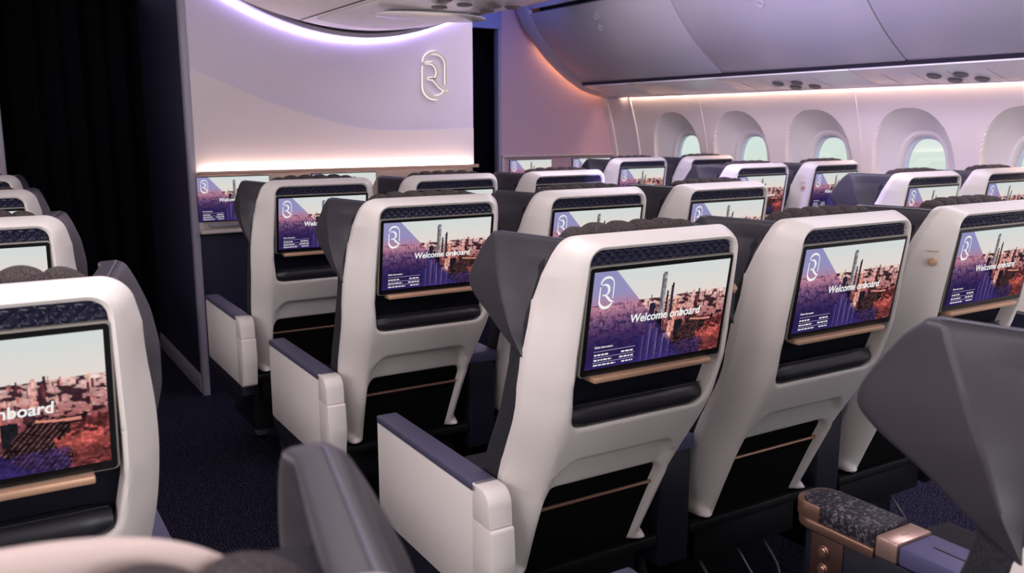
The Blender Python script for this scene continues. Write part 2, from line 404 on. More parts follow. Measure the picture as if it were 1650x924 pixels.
def text_shape(body, size, shear=0.0, weight=0.0):
    c = bpy.data.curves.new('writing', 'FONT'); c.body = body; c.size = size; c.shear = shear; c.offset = weight; c.resolution_u = 3
    o = bpy.data.objects.new('writing', c); COL.objects.link(o)
    dg = bpy.context.evaluated_depsgraph_get(); me = bpy.data.meshes.new_from_object(o.evaluated_get(dg))
    vs = [tuple(v.co) for v in me.vertices]; fs = [tuple(p.vertices) for p in me.polygons]
    bpy.data.objects.remove(o); bpy.data.curves.remove(c); bpy.data.meshes.remove(me)
    return vs, fs

def make_display(w, h, tilt):
    """screen face in its own frame: centre origin, faces -y, z up, leaned by tilt (dy per dz)"""
    nx, ny = 300, 170
    def P(x, z, off=0.0): return (x, -z*tilt-off, z)
    mb = MB(); vs = [P(-w/2+w*i/(nx-1), h/2-h*j/(ny-1)) for j in range(ny) for i in range(nx)]
    fs = [(j*nx+i, (j+1)*nx+i, (j+1)*nx+i+1, j*nx+i+1) for j in range(ny-1) for i in range(nx-1)]
    mb.add(vs, fs); ng = len(vs)
    U = lambda u, v, o=0.0006: P(-w/2+u*w, h/2-v*h, o)
    mb.cur = 1
    # mark
    lw = 0.098*w
    for pts, wid in logo_strokes():
        ribbon(mb, pts, [w_*1.3 for w_ in wid], lambda a, b, t_: P(-w/2+0.045*w+a*lw, h/2-0.058*h-(1.78-b)*lw, 0.0006))
    tv, tf = text_shape('Welcome onboard', 1.0, 0.10, 0.022)
    x0 = min(p[0] for p in tv); x1 = max(p[0] for p in tv); k = 0.525*w/(x1-x0)
    mb.add([P(-w/2+0.285*w+(p[0]-x0)*k, h/2-0.56*h+p[1]*k, 0.0006) for p in tv], tf)
    tv, tf = text_shape('Flight information', 1.0, 0.0, 0.02)
    x0 = min(p[0] for p in tv); x1 = max(p[0] for p in tv); k = 0.125*w/(x1-x0)
    mb.add([P(-w/2+0.055*w+(p[0]-x0)*k, h/2-0.785*h+p[1]*k, 0.0006) for p in tv], tf)
    rr = random.Random(3)
    def dash(u0, u1, v, t_=0.016):
        a = u0
        while a < u1:
            b = min(u1, a+rr.uniform(0.012, 0.03))
            mb.add([U(a, v-t_/2), U(b, v-t_/2), U(b, v+t_/2), U(a, v+t_/2)], [(0, 1, 2, 3)]); a = b+0.006
    dash(0.055, 0.155, 0.855); dash(0.055, 0.18, 0.91); dash(0.055, 0.21, 0.962, 0.014)
    dash(0.245, 0.335, 0.855); dash(0.235, 0.335, 0.91); dash(0.255, 0.335, 0.962, 0.014)
    mb.cur = 2
    for v in (0.818, 0.882, 0.936): mb.add([U(0.05, v-.003), U(0.345, v-.003), U(0.345, v+.003), U(0.05, v+.003)], [(0, 1, 2, 3)])
    me = mb.mesh('display', [PICT, DISPWHITE, DISPSOFT], smooth=0, recalc=False)
    col = city_colours(nx, ny).reshape(-1, 3); arr = np.ones((len(mb.v), 4), np.float32); arr[:ng, :3] = col
    at = me.attributes.new('Col', 'FLOAT_COLOR', 'POINT'); at.data.foreach_set('color', arr.ravel())
    return me

# ------------------------------------------------------------------ seat (origin on the floor under the back of the headrest, +y is forward)
PROF = [(0.30, 0.31), (0.42, 0.262), (0.46, 0.246), (0.55, 0.212), (0.655, 0.168), (0.74, 0.122), (0.80, 0.085), (0.85, 0.058), (0.95, 0.032), (1.16, 0.0), (1.25, -0.012)]
_pz = [a for a, b in PROF]; _py = [b for a, b in PROF]
_zz = np.linspace(0.30, 1.25, 191); _yy = np.interp(_zz, _pz, _py)
for _ in range(3): _yy = np.convolve(np.pad(_yy, 5, mode='edge'), np.ones(11)/11, 'valid')
_yy = np.where(_zz > 0.93, np.interp(_zz, _pz, _py), _yy)
def prof(z): return np.interp(z, _zz, _yy)
HW = [(0.44, 0.192), (0.55, 0.207), (0.65, 0.222), (0.75, 0.235), (0.85, 0.245), (0.95, 0.250), (1.05, 0.245), (1.15, 0.224), (1.222, 0.208)]
def hw(z): return interp(z, HW)
RECESS = roundpoly([(-0.178, 1.199), (-0.186, 1.0), (-0.186, 0.93), (-0.172, 0.836), (0.172, 0.836), (0.186, 0.93), (0.186, 1.0), (0.178, 1.199)],
                   [0.026, 0.2, 0.1, 0.028, 0.028, 0.1, 0.2, 0.026], 7)
def shell_mesh():
    zs = [0.44, 0.55, 0.65, 0.75, 0.85, 0.95, 1.05, 1.15]
    ZT = 1.224
    zz = np.linspace(0.44, 1.15, 60); hh = np.array([hw(z) for z in zz])
    for _ in range(3): hh = np.convolve(np.pad(hh, 4, mode='edge'), np.ones(9)/9, 'valid')
    right = list(zip(hh, zz)); left = [(-a, b) for a, b in right]
    rc = roundpoly([right[-1], (0.210, ZT), (-0.210, ZT), left[-1]], [0, 0.055, 0.055, 0], 10)
    side = right[:-1]+rc+left[:-1][::-1]            # bottom right -> top -> bottom left
    notch = roundpoly([(-0.192, 0.44), (-0.146, 0.44), (-0.163, 0.668), (0.163, 0.668), (0.146, 0.44), (0.192, 0.44)], [0, 0, 0.03, 0.03, 0, 0], 7)[1:-1]
    outer = densify(side+notch, 0.009); hole = densify(RECESS, 0.008)
    vs, fs = cdt(outer, [hole], 0.013, more=[[(x, z) for x in np.arange(-0.20, 0.2001, 0.0075) for z in np.arange(0.670, 0.775, 0.0042)]], outer_off=(0.002, 0.006, 0.012, 0.02, 0.03, 0.042, 0.052), hole_off=(0.001, 0.003, 0.0065, 0.012))
    dS = pdist(vs, side, False); dH = pdist(vs, hole); dN = pdist(vs, [side[-1]]+notch+[side[0]], False)
    def fil(d, r): d = np.minimum(d, r); return r-np.sqrt(np.maximum(0, r*r-(r-d)**2))
    Wd = np.minimum(0.058, np.maximum(0.012, dS+np.minimum(dH, dN)-0.006)); tt = np.clip(dS/Wd, 0, 1)
    wrap = np.interp(vs[:, 1], [1.08, 1.20], [0.088, 0.052])
    y = prof(vs[:, 1])+wrap*(1-tt)**1.55+fil(dH, 0.007)+fil(dN, 0.006)
    y += 0.019*np.vectorize(sm)((0.752-0.035*np.clip((np.abs(vs[:, 0])-0.115)/0.04, 0, 1)**2-vs[:, 1])/0.016)*np.vectorize(sm)((0.172-np.abs(vs[:, 0]))/0.032)
    mb = MB(); P3 = np.stack([vs[:, 0], y, vs[:, 1]], 1); mb.add(P3, [f[::-1] for f in fs])
    # boundary edges -> walls
    cnt = {}
    for f in fs:
        for a, b in zip(f, f[1:]+f[:1]): cnt.setdefault((min(a, b), max(a, b)), []).append((a, b))
    C0 = np.array([0.0, 0.85])
    for k_, e_ in cnt.items():
        if len(e_) != 1: continue
        a, b = e_[0]
        isH = dH[a] < 1e-4 and dH[b] < 1e-4; isS = dS[a] < 1e-4 and dS[b] < 1e-4
        def sh(i, d, inn=0.0):
            p = P3[i].copy(); p[1] += d; p[0] *= (1-inn); p[2] -= inn*0.35 if p[2] > 1.1 else 0; return p
        if isH: mb.add([P3[a], P3[b], sh(b, 0.04), sh(a, 0.04)], [(0, 1, 2, 3)])
        elif isS:
            mb.add([P3[a], P3[b], sh(b, 0.025, 0.012), sh(a, 0.025, 0.012)], [(0, 1, 2, 3)])
            mb.add([sh(a, 0.025, 0.012), sh(b, 0.025, 0.012), sh(b, 0.035, 0.08), sh(a, 0.035, 0.08)], [(0, 1, 2, 3)])
        else: mb.add([P3[a], P3[b], sh(b, 0.05), sh(a, 0.05)], [(0, 1, 2, 3)])
    me = mb.mesh('back_shell', WHITE, smooth=0, recalc=False)
    bm = bmesh.new(); bm.from_mesh(me); bmesh.ops.remove_doubles(bm, verts=list(bm.verts), dist=5e-4); bmesh.ops.dissolve_degenerate(bm, edges=list(bm.edges), dist=4e-4)
    bmesh.ops.recalc_face_normals(bm, faces=list(bm.faces)); bm.to_mesh(me); bm.free()
    me.polygons.foreach_set('use_smooth', [True]*len(me.polygons)); me.set_sharp_from_angle(angle=math.radians(48))
    return me
def sheet(x0, x1, z0, z1, d, n=24, thick=0.004):
    zs = np.linspace(z0, z1, n); a = [[(x0, prof(z)+d, z), (x1, prof(z)+d, z)] for z in zs]
    b = [[(x1, prof(z)+d+thick, z), (x0, prof(z)+d+thick, z)] for z in zs]
    mb = MB(); mb.grid([r+s_ for r, s_ in zip(a, b)], closed_u=True)
    n4 = len(zs); mb.f.append((0, 1, 2, 3)); mb.f.append(tuple((n4-1)*4+k for k in range(4))); mb.mi += [0, 0]
    return mb
def quilt_mesh():
    mb = MB(); nx, nz = 224, 22; z0, z1 = 1.166, 1.2015; rows = []
    for j in range(nz):
        z = z0+(z1-z0)*j/(nz-1); r = []
        for i in range(nx):
            x = -0.181+0.362*i/(nx-1)
            a = (x/0.0215+(z-z0)/0.0185) % 1; b = (x/0.0215-(z-z0)/0.0185) % 1
            hgt = min(abs(a-0.0), abs(1-a), abs(b), abs(1-b))
            r.append((x, prof(z)+0.016-0.016*min(hgt, 0.42), z))
        rows.append(r)
    mb.grid(rows); mb.box(-0.180, 0.180, 0.028, 0.034, z0, z1-0.002); return mb.mesh('quilted_strip', QUILT, 20)
ZC, HH = (1.1586+0.9661)/2, 0.1925
def bezel_mesh():
    mb = MB(); t_ = 0.15
    def ring(x0, x1, z0, z1, y0, y1, r):
        Lp = roundpoly([(x0, z0), (x1, z0), (x1, z1), (x0, z1)], [r]*4, 4)
        A = [(x, y0-(z-1.06)*t_, z) for x, z in Lp]; B = [(x, y1-(z-1.06)*t_, z) for x, z in Lp]; n = len(Lp)
        mb.add(A+B, [tuple(range(n)), tuple(range(2*n-1, n-1, -1))]+[(i, (i+1) % n, n+(i+1) % n, n+i) for i in range(n)])
    ring(-0.1785, 0.1785, 0.9525, 1.1665, 0.0165, 0.034, 0.006)
    mb.cur = 1
    ring(-0.1812, 0.1812, 0.951, 1.1698, 0.0178, 0.030, 0.007)
    return mb.mesh('screen_frame', [BEZEL, SILVER])
def shelf_mesh():
    y = float(prof(0.946)); mb = MB(); mb.box(-0.152, 0.148, y-0.012, y+0.03, 0.9385, 0.9505, 0.003); return mb.mesh('tray_ledge', COPPER)
def roll_mesh():
    mb = MB(); z = 0.8585; yc = float(prof(z))+0.0275; n = 22
    rows = []
    for i in range(n+1):
        x = -0.170+0.340*i/n; e_ = min(1, min(i, n-i)/2.0); r = 0.0255*(0.70+0.30*e_)
        rows.append([(x, yc-r*math.cos(a)*0.9, z+r*math.sin(a)) for a in np.linspace(-PI, PI, 25)[:-1]])
    mb.grid(rows, closed_u=True); mb.f += [tuple(range(24))[::-1], tuple(n*24+k for k in range(24))]; mb.mi += [0, 0]
    mb.tube([(-0.166, yc-0.012, z+0.0232), (0.166, yc-0.012, z+0.0232)], 0.0012, 6)
    return mb.mesh('padded_roll', LEATHERB, 50)
def pocket_mesh():
    mb = sheet(-0.170, 0.170, 0.425, 0.680, 0.036, 20); return mb.mesh('literature_pocket', BLACKP)
def pocket_front_mesh():
    mb = sheet(-0.160, 0.160, 0.425, 0.606, 0.0265, 20, 0.006); return mb.mesh('pocket_flap', BLACKP)
def pocket_trim_mesh():
    z = 0.607; mb = MB(); y = float(prof(z))+0.0255; mb.tube([(-0.159, y, z), (0.159, y, z)], 0.0045, 10); return mb.mesh('copper_trim', COPPERM)
def headrest_mesh():
    mb = MB(); n = 72; rows = []; hwid = 0.172
    for i in range(n+1):
        x = -hwid+2*hwid*i/n; q = x/hwid; e_ = max(0.0, 1-abs(q)**5)**0.5
        lobe = abs(math.sin(PI*(x+hwid)/(2*hwid/6)))**0.7; zt = 1.204+0.022*e_+0.011*lobe*e_; d = 0.036*(0.55+0.45*e_)+0.005*lobe*e_
        yc = 0.112; r = []
        for a in np.linspace(0, 2*PI, 33)[:-1]:
            ca, sa = math.cos(a), math.sin(a); k = 0.55
            yy = yc+math.copysign(abs(ca)**k, ca)*d
            z_ = (zt-0.14)+math.copysign(abs(sa)**k, sa)*0.14
            r.append((x, yy+0.13*max(0, 1.2-z_), z_))
        rows.append(r)
    mb.grid(rows, closed_u=True); mb.f += [tuple(range(32))[::-1], tuple(n*32+k for k in range(32))]; mb.mi += [0, 0]
    return mb.mesh('headrest_cushion', TWEED, 60)
def poly_at(P, q):
    P = np.asarray(P, float); L = np.r_[0, np.cumsum(np.linalg.norm(np.diff(P, axis=0), axis=1))]; q = np.asarray(q)*L[-1]
    return np.stack([np.interp(q, L, P[:, k]) for k in range(P.shape[1])], -1)
def smoothline(P, n=60, it=6):
    Q = poly_at(P, np.linspace(0, 1, n))
    for _ in range(it): Q[1:-1] = (Q[:-2]+2*Q[1:-1]+Q[2:])/4
    return Q
# rear edge, crease and front edge of a wing as (x, y, z) lines from top to bottom
W_REAR = smoothline([(0.190, 0.030, 1.213), (0.200, 0.034, 1.19), (0.212, 0.052, 1.15), (0.222, 0.076, 1.10), (0.231, 0.098, 1.04), (0.240, 0.122, 0.972)])
W_CREASE = smoothline([(0.236, 0.250, 1.213), (0.248, 0.232, 1.188), (0.262, 0.200, 1.145), (0.268, 0.170, 1.09), (0.263, 0.148, 1.03), (0.243, 0.128, 0.972)])
W_FRONT = smoothline([(0.234, 0.266, 1.213), (0.239, 0.296, 1.188), (0.249, 0.338, 1.125), (0.251, 0.344, 1.096), (0.253, 0.306, 1.070), (0.256, 0.250, 1.047), (0.256, 0.190, 1.012), (0.244, 0.131, 0.972)], 90, 12)
def wing_mesh(sgn):
    n, m = 70, 24; T = 0.0185; tq = np.r_[0, 0.0015, 0.006, 0.014, 0.028, np.linspace(0.045, 0.955, n-10), 0.972, 0.986, 0.994, 0.9985, 1]
    u = np.r_[0, 0.012, 0.05, 0.12, np.linspace(0.2, 1, m-5)]
    uf = np.r_[np.linspace(0, 0.72, m-5)[1:], 0.80, 0.88, 0.945, 0.985, 1]
    R, C, Fr = (poly_at(Lq, tq) for Lq in (W_REAR, W_CREASE, W_FRONT)); rows = []
    for i in range(len(tq)):
        P = [R[i]+(C[i]-R[i])*k for k in u]; P = [p-np.array([0.010*math.sin(PI*k)*min(1, 6*tq[i]), 0, 0]) for p, k in zip(P, u)]
        P += [C[i]+(Fr[i]-C[i])*k for k in uf]
        P = np.array(P)
        dt = min(np.linalg.norm(C[i]-C[0]), np.linalg.norm(C[i]-C[-1])+0.0)
        d = np.minimum(np.minimum(np.linalg.norm(P-Fr[i], axis=1), np.linalg.norm(P-R[i], axis=1)), dt)
        h = T*np.maximum(0, 1-(1-np.minimum(d, T)/T)**4.5)**(1/4.5)
        o = P.copy(); q = P.copy(); o[:, 0] = P[:, 0]-T+h; q[:, 0] = P[:, 0]-T-h
        o[:, 0] *= sgn; q[:, 0] *= sgn
        rows.append([tuple(p) for p in o]+[tuple(p) for p in q[::-1]])
    mb = MB(); mb.grid(rows, closed_u=True); me = mb.mesh('headrest_wing', LEATHER, 0, False)
    bm = bmesh.new(); bm.from_mesh(me); bmesh.ops.remove_doubles(bm, verts=list(bm.verts), dist=2e-5); bmesh.ops.recalc_face_normals(bm, faces=list(bm.faces)); bm.to_mesh(me); bm.free()
    me.polygons.foreach_set('use_smooth', [True]*len(me.polygons)); me.set_sharp_from_angle(angle=math.radians(60)); return me
def piping_mesh(sgn):
    P = [W_REAR[0]+(W_CREASE[0]-W_REAR[0])*k for k in np.linspace(0.1, 1, 8)]+[W_FRONT[k] for k in range(1, 28)]
    mb = MB(); mb.tube([(sgn*(p[0]-0.0115), p[1]+(0.0008 if i > 8 else 0), p[2]+(0.0008 if i <= 9 else 0)) for i, p in enumerate(P)], 0.0016, 6); return mb.mesh('piping', PIPE)
def backcush_mesh():
    mb = MB(); rows = []; zs = np.linspace(0.46, 1.19, 26)
    for j, z in enumerate(zs):
        w = min(hw(z)-0.002, 0.245 if z > 0.74 else 0.229)*(0.97 if j in (0, 25) else 1); y0 = float(prof(z))+0.085; y1 = float(prof(z))+0.185+0.015*math.sin((z-0.46)*8); r = []
        for a in np.linspace(0, 2*PI, 41)[:-1]:
            ca, sa = math.cos(a), math.sin(a); k = 0.35
            r.append((math.copysign(abs(ca)**k, ca)*w, (y0+y1)/2+math.copysign(abs(sa)**k, sa)*(y1-y0)/2, z))
        rows.append(r)
    mb.grid(rows, closed_u=True); mb.f += [tuple(range(40))[::-1], tuple(25*40+k for k in range(40))]; mb.mi += [0, 0]
    return mb.mesh('back_cushion', FABRIC, 50)
def seatcush_mesh():
    mb = MB(); mb.box(-0.222, 0.222, 0.40, 0.84, 0.40, 0.50, 0.03, 4); return mb.mesh('seat_cushion', FABRIC, 50)
def frame_mesh():
    mb = MB(); mb.box(-0.2, 0.2, 0.34, 0.80, 0.355, 0.40, 0.008)
    for y, z in ((0.42, 0.335), (0.68, 0.335)): mb.tube([(-0.228, y, z), (0.228, y, z)], 0.02, 12)
    mb.box(-0.230, 0.230, 0.262, 0.292, 0.405, 0.432, 0.005)
    mb.box(-0.19, 0.19, 0.29, 0.33, 0.30, 0.41, 0.01); mb.box(-0.205, 0.205, 0.38, 0.72, 0.15, 0.36, 0.02)  # larger box is an added black shroud that darkens the space under the seat
    return mb.mesh('seat_frame', BLACK)
def leg_mesh():
    mb = MB(); mb.prism([(0.64, 0.34), (0.70, 0.34), (0.70, 0.02), (0.66, 0.02)], 'x', -0.018, 0.018, 0.004)
    mb.prism([(0.38, 0.34), (0.46, 0.34), (0.70, 0.10), (0.70, 0.04)], 'x', -0.014, 0.014, 0.004)
    mb.prism([(0.42, 0.34), (0.46, 0.34), (0.34, 0.02), (0.30, 0.02)], 'x', -0.014, 0.014, 0.004)
    mb.box(-0.028, 0.028, 0.24, 0.74, 0.0, 0.022, 0.005)
    mb.box(-0.03, 0.03, 0.44, 0.60, 0.19, 0.32, 0.012)
    return mb.mesh('leg', BLACK)
def fitting_mesh():
    mb = MB(); mb.prism([(0.60, 0.19), (0.655, 0.19), (0.70, 0.035), (0.655, 0.035)], 'x', -0.024, 0.024, 0.004)
    mb.tube([(-0.03, 0.62, 0.24), (0.03, 0.62, 0.24)], 0.008, 10); return mb.mesh('metal_fitting', STEEL)
def bar_mesh():
    mb = MB(); P = roundpoly([(-0.12, 0.40), (-0.12, 0.245), (0.12, 0.245), (0.12, 0.40)], [0, 0.05, 0.05, 0], 6)
    mb.tube([(x, y, 0.33-0.9*(0.40-y)) for x, y in P], 0.004, 8); mb.tube([(0.02, 0.40, 0.33), (0.02, 0.245, 0.19)], 0.003, 6); return mb.mesh('wire_basket', WIRE)
AX0, AX1 = -0.2875, -0.2355
def arm_mesh():
    mb = MB()
    prof_ = roundpoly([(0.262, 0.405), (0.773, 0.405), (0.773, 0.664), (0.262, 0.664)], [0.0, 0.008, 0.0, 0.0], 3)
    mb.prism(prof_, 'x', AX0, AX1, 0.0025); return mb.mesh('side_panel', WHITE2)
def arm_cap_mesh():
    mb = MB(); mb.box(AX0-0.001, AX1+0.004, 0.245, 0.775, 0.665, 0.684, 0.004); return mb.mesh('armrest_cap', NAVYCAP)
def arm_end_mesh():
    mb = MB(); mb.prism(roundpoly([(0.2615, 0.606), (0.2615, 0.684), (0.192, 0.684), (0.188, 0.606)], [0, 0.0, 0.05, 0], 10), 'x', AX0-0.001, AX1+0.003, 0.003); return mb.mesh('end_cap', WHITE2)
def arm_end2_mesh():
    mb = MB(); mb.prism(roundpoly([(0.2615, 0.405), (0.2615, 0.604), (0.182, 0.604), (0.176, 0.52), (0.195, 0.405)], [0, 0.0, 0.008, 0.1, 0.02], 6), 'x', AX0-0.001, AX1+0.004, 0.003); return mb.mesh('lower_end_cap', WHITE2)
def arm_band_mesh():
    mb = MB(); mb.prism([(0.24, 0.404), (0.775, 0.404), (0.775, 0.365), (0.62, 0.30), (0.30, 0.30), (0.24, 0.36)], 'x', AX0+0.004, AX1, 0.003); return mb.mesh('navy_skirt', NAVY)
def hook_mesh():
    mb = MB(); mb.lathe([(0.0105, 0), (0.0105, 0.004), (0.008, 0.0065), (0.005, 0.0065), (0.004, 0.009), (0.0015, 0.0095)], (0, 0, 0), (0, -1, 0), 20)
    mb.box(-0.013, 0.013, -0.0016, 0.002, 0.026, 0.0285, 0.0006); return mb.mesh('coat_hook', COPPER)

def make_seat(x, y, label, arm=0, legx=(-0.1,), hook=0, group='cabin seats with screens in their backs'):
    r = empty('cabin_seat', (x, y, 0), label, 'seat', group)
    part('back_shell', 'shell', r, shell_mesh)
    ln = part('recess_liner', 'liner', r, lambda: sheet(-0.1875, 0.1875, 0.832, 1.2015, 0.043, 30).mesh('recess_liner', LINER))
    part('quilted_strip', 'quilt', r, quilt_mesh)
    sc = part('screen', 'bezel', r, bezel_mesh)
    part('display', 'display', sc, lambda: make_display(0.3411, HH, 0.15), (0, 0.0150, ZC))
    part('tray_ledge', 'shelf', r, shelf_mesh); part('padded_roll', 'roll', r, roll_mesh)
    pk = part('literature_pocket', 'pocket', r, pocket_mesh); part('pocket_flap', 'pflap', pk, pocket_front_mesh); part('copper_trim', 'ptrim', pk, pocket_trim_mesh)
    part('headrest_cushion', 'headrest', r, headrest_mesh)
    for sg in (-1, 1):
        w = part('headrest_wing', 'wing%d' % sg, r, lambda: wing_mesh(sg)); part('piping', 'pipe%d' % sg, w, lambda: piping_mesh(sg))
    part('back_cushion', 'backc', r, backcush_mesh); part('seat_cushion', 'seatc', r, seatcush_mesh)
    part('seat_frame', 'frame', r, frame_mesh)
    for lx in legx:
        l = part('leg', 'leg', r, leg_mesh, (lx, 0, 0)); part('metal_fitting', 'fit', l, fitting_mesh)
    part('wire_basket', 'wbar', r, bar_mesh)
    if arm:
        a = part('side_panel', 'arm', r, arm_mesh); ks = [('armrest_cap', 'armcap', arm_cap_mesh), ('end_cap', 'armend', arm_end_mesh), ('lower_end_cap', 'armend2', arm_end2_mesh), ('navy_skirt', 'armband', arm_band_mesh)]
        for n_, k_, f_ in ks: part(n_, k_, a, f_)
        if arm > 0: a.location.x = -(AX0+AX1)   # panel on the right side
    if hook:
        h = part('coat_hook', 'hook', r, hook_mesh, (hook*0.222, float(prof(1.085))+0.030, 1.085)); h.rotation_euler = (0, 0, hook*0.9)
    return r

# ------------------------------------------------------------------ armrest console between two seats
def con_body_mesh():
    mb = MB(); hw_ = 0.048
    P = roundpoly([(-hw_, 0.262), (hw_, 0.262), (hw_, 0.815), (-hw_, 0.815)], [0.006, 0.006, 0.046, 0.046], 10)
    mb.prism(P, 'z', 0.345, 0.640, 0.003); return mb.mesh('console_body', NAVY)
def con_cap_mesh():
    mb = MB(); mb.box(-0.05, 0.05, 0.252, 0.585, 0.641, 0.678, 0.006); return mb.mesh('armrest_cap', LAVCAP)
def con_slot_mesh():
    mb = MB(); mb.box(-0.0025, 0.0025, 0.36, 0.55, 0.6755, 0.6784, 0.0005); return mb.mesh('cap_slot', BLACK)
def con_clasp_mesh():
    mb = MB(); mb.box(-0.0515, 0.0515, 0.587, 0.632, 0.641, 0.681, 0.004); mb.box(-0.010, 0.012, 0.605, 0.609, 0.6808, 0.6818); return mb.mesh('clasp', ROSE)
def con_pad_mesh():
    mb = MB(); P = roundpoly([(-0.049, 0.634), (0.049, 0.634), (0.049, 0.826), (-0.049, 0.826)], [0.0, 0.0, 0.047, 0.047], 14)
    mb.prism(P, 'z', 0.645, 0.690, 0.012, 4); return mb.mesh('woven_pad', MARBLE, 50)
def con_rim_mesh():
    mb = MB(); P = roundpoly([(-0.0535, 0.634), (0.0535, 0.634), (0.0535, 0.833), (-0.0535, 0.833)], [0.0, 0.0, 0.0505, 0.0505], 14)
    mb.prism(P, 'z', 0.632, 0.652, 0.003); mb.prism(roundpoly([(-0.0505, 0.76), (0.0505, 0.76), (0.0505, 0.832), (-0.0505, 0.832)], [0, 0, 0.05, 0.05], 14), 'z', 0.652, 0.684, 0.002)
    return mb.mesh('copper_rim', COPPERM)
def con_plate_mesh():
    mb = MB(); mb.box(-0.0505, -0.0475, 0.70, 0.775, 0.535, 0.630, 0.001); return mb.mesh('control_plate', mat('bronze_control_plate', (0.10, 0.055, 0.045), 0.4, 0.5))
def con_btn_mesh():
    mb = MB(); mb.lathe([(0.0125, 0), (0.0125, 0.003), (0.0105, 0.0045), (0.0088, 0.003), (0.0088, 0.006), (0.007, 0.0078), (0.003, 0.0085)], (-0.0505, 0, 0), (-1, 0, 0), 24); return mb.mesh('seat_button', COPPERM)
def make_console(x, y, label):
    r = empty('armrest_console', (x, y, 0), label, 'armrest', 'armrest consoles between seats')
    part('console_body', 'cbody', r, con_body_mesh); c = part('armrest_cap', 'ccap', r, con_cap_mesh); part('cap_slot', 'cslot', c, con_slot_mesh)
    part('clasp', 'cclasp', r, con_clasp_mesh); part('woven_pad', 'cpad', r, con_pad_mesh); part('copper_rim', 'crim', r, con_rim_mesh)
    p = part('control_plate', 'cplate', r, con_plate_mesh)
    for z in (0.600, 0.562): part('seat_button', 'cbtn', p, con_btn_mesh, (0, 0.742, z))
    return r

# ================================================================== the cabin shell
YW = 4.728; YE = 5.72; MX0, MX1 = 0.965, 2.618
fl = MB(); fl.box(-1.2, 4.9, -2.6, 6.3, -0.05, 0.0); struct('floor', fl, CARPET)
ce = MB(); ce.box(-1.2, 4.9, -2.6, 6.3, 2.42, 2.46); struct('ceiling', ce, CEIL)
lw_ = MB(); lw_.box(-1.0, -0.95, -2.6, 6.3, 0, 2.42); struct('wall_left', lw_, WALLW)
fe = MB(); fe.box(-1.0, 4.9, 6.2, 6.25, 0, 2.42); struct('wall_back', fe, NAVYWALL)

# front monument
mo = MB(); mo.box(MX0, MX1, YW+0.03, 6.15, 0.0, 2.42, 0.004); wf = struct('wall_front', mo, NAVYWALL)
up = MB(); up.box(MX0+0.028, MX1-0.002, YW, YW+0.03, 1.19, 2.42); struct('lilac_panel', up, LILAC, wf)
WAVE = [(0.993, 1.700), (1.067, 1.676), (1.20, 1.620), (1.344, 1.557), (1.56, 1.488), (1.819, 1.418), (1.97, 1.397), (2.118, 1.390), (2.30, 1.392), (2.521, 1.399), (2.616, 1.403)]
wv = MB(); wv.prism([(0.993, 1.19)]+WAVE+[(2.616, 1.19)], 'y', YW-0.004, YW+0.001); struct('wave_panel', wv, CREAM, wf)
lo = MB(); lo.box(MX0+0.028, MX1-0.002, YW+0.012, YW+0.03, 0.885, 1.19); struct('fascia', lo, BEIGE, wf)
ed = MB(); ed.prism(roundpoly([(MX0-0.006, YW-0.004), (MX0+0.028, YW-0.004), (MX0+0.028, YW+0.05), (MX0-0.006, YW+0.05)], [0.014, 0.002, 0.0, 0.006], 5), 'z', 0.0, 2.42); struct('trim_1', ed, EDGE)
kb = MB(); kb.box(MX0-0.008, MX0+0.004, YW+0.06, 6.15, 0.0, 0.10, 0.003); struct('baseboard_front', kb, EDGE)
lg = MB()
lg.box(MX0+0.03, MX1+0.004, YW-0.055, YW+0.0, 1.172, 1.183, 0.003); lg.box(MX0+0.03, MX1+0.004, YW-0.057, YW-0.049, 1.172, 1.191, 0.002)
struct('trim_2', lg, WOOD)
ls = MB(); ls.box(MX0+0.05, MX1-0.02, YW-0.022, YW-0.006, 1.1832, 1.1862); tag(link('led_strip', ls.mesh('led_strip', LEDW)), 'warm light strip lying on the rose ledge along the foot of the front panel', 'light')
si = MB(); si.box(MX0+0.028, MX1, YW-0.035, YW+0.03, 0.868, 0.888, 0.004); si.box(MX0+0.028, MX0+0.05, YW-0.004, YW+0.03, 0.888, 1.172, 0.003); struct('trim_3', si, BEIGE)

# arched lip over the front panel with its light
zarc = lambda x: 1.886+0.385*(x-1.86)**2
AXS = np.linspace(1.02, 2.60, 60)
al = MB(); rows = []
for x in AXS:
    z = zarc(x); rows.append([(x, YW-0.115, z), (x, YW, z+0.004), (x, YW, z+0.045), (x, YW-0.115, z+0.022)])
al.grid(rows, closed_u=True); al.f += [(0, 1, 2, 3), tuple(len(AXS)*4-4+k for k in range(4))]; al.mi += [0, 0]; struct('trim_4', al, mat('arch_lip_lilac', (0.42, 0.38, 0.50), 0.4))
ar = MB(); rows = [[(x, YW-0.004, zarc(x)-0.008), (x, YW-0.016, zarc(x)-0.008), (x, YW-0.016, zarc(x)-0.001), (x, YW-0.004, zarc(x)-0.001)] for x in AXS]
ar.grid(rows, closed_u=True); tag(link('arch_light', ar.mesh('arch_light', LEDC, 60)), 'cool violet white light line curving under the arched lip of the front panel', 'light')
da = MB(); da.prism([(x, zarc(x)+0.02) for x in AXS]+[(2.60, 2.42), (1.02, 2.42)], 'y', YW-0.10, YW-0.002); struct('trim_5', da, GAP)

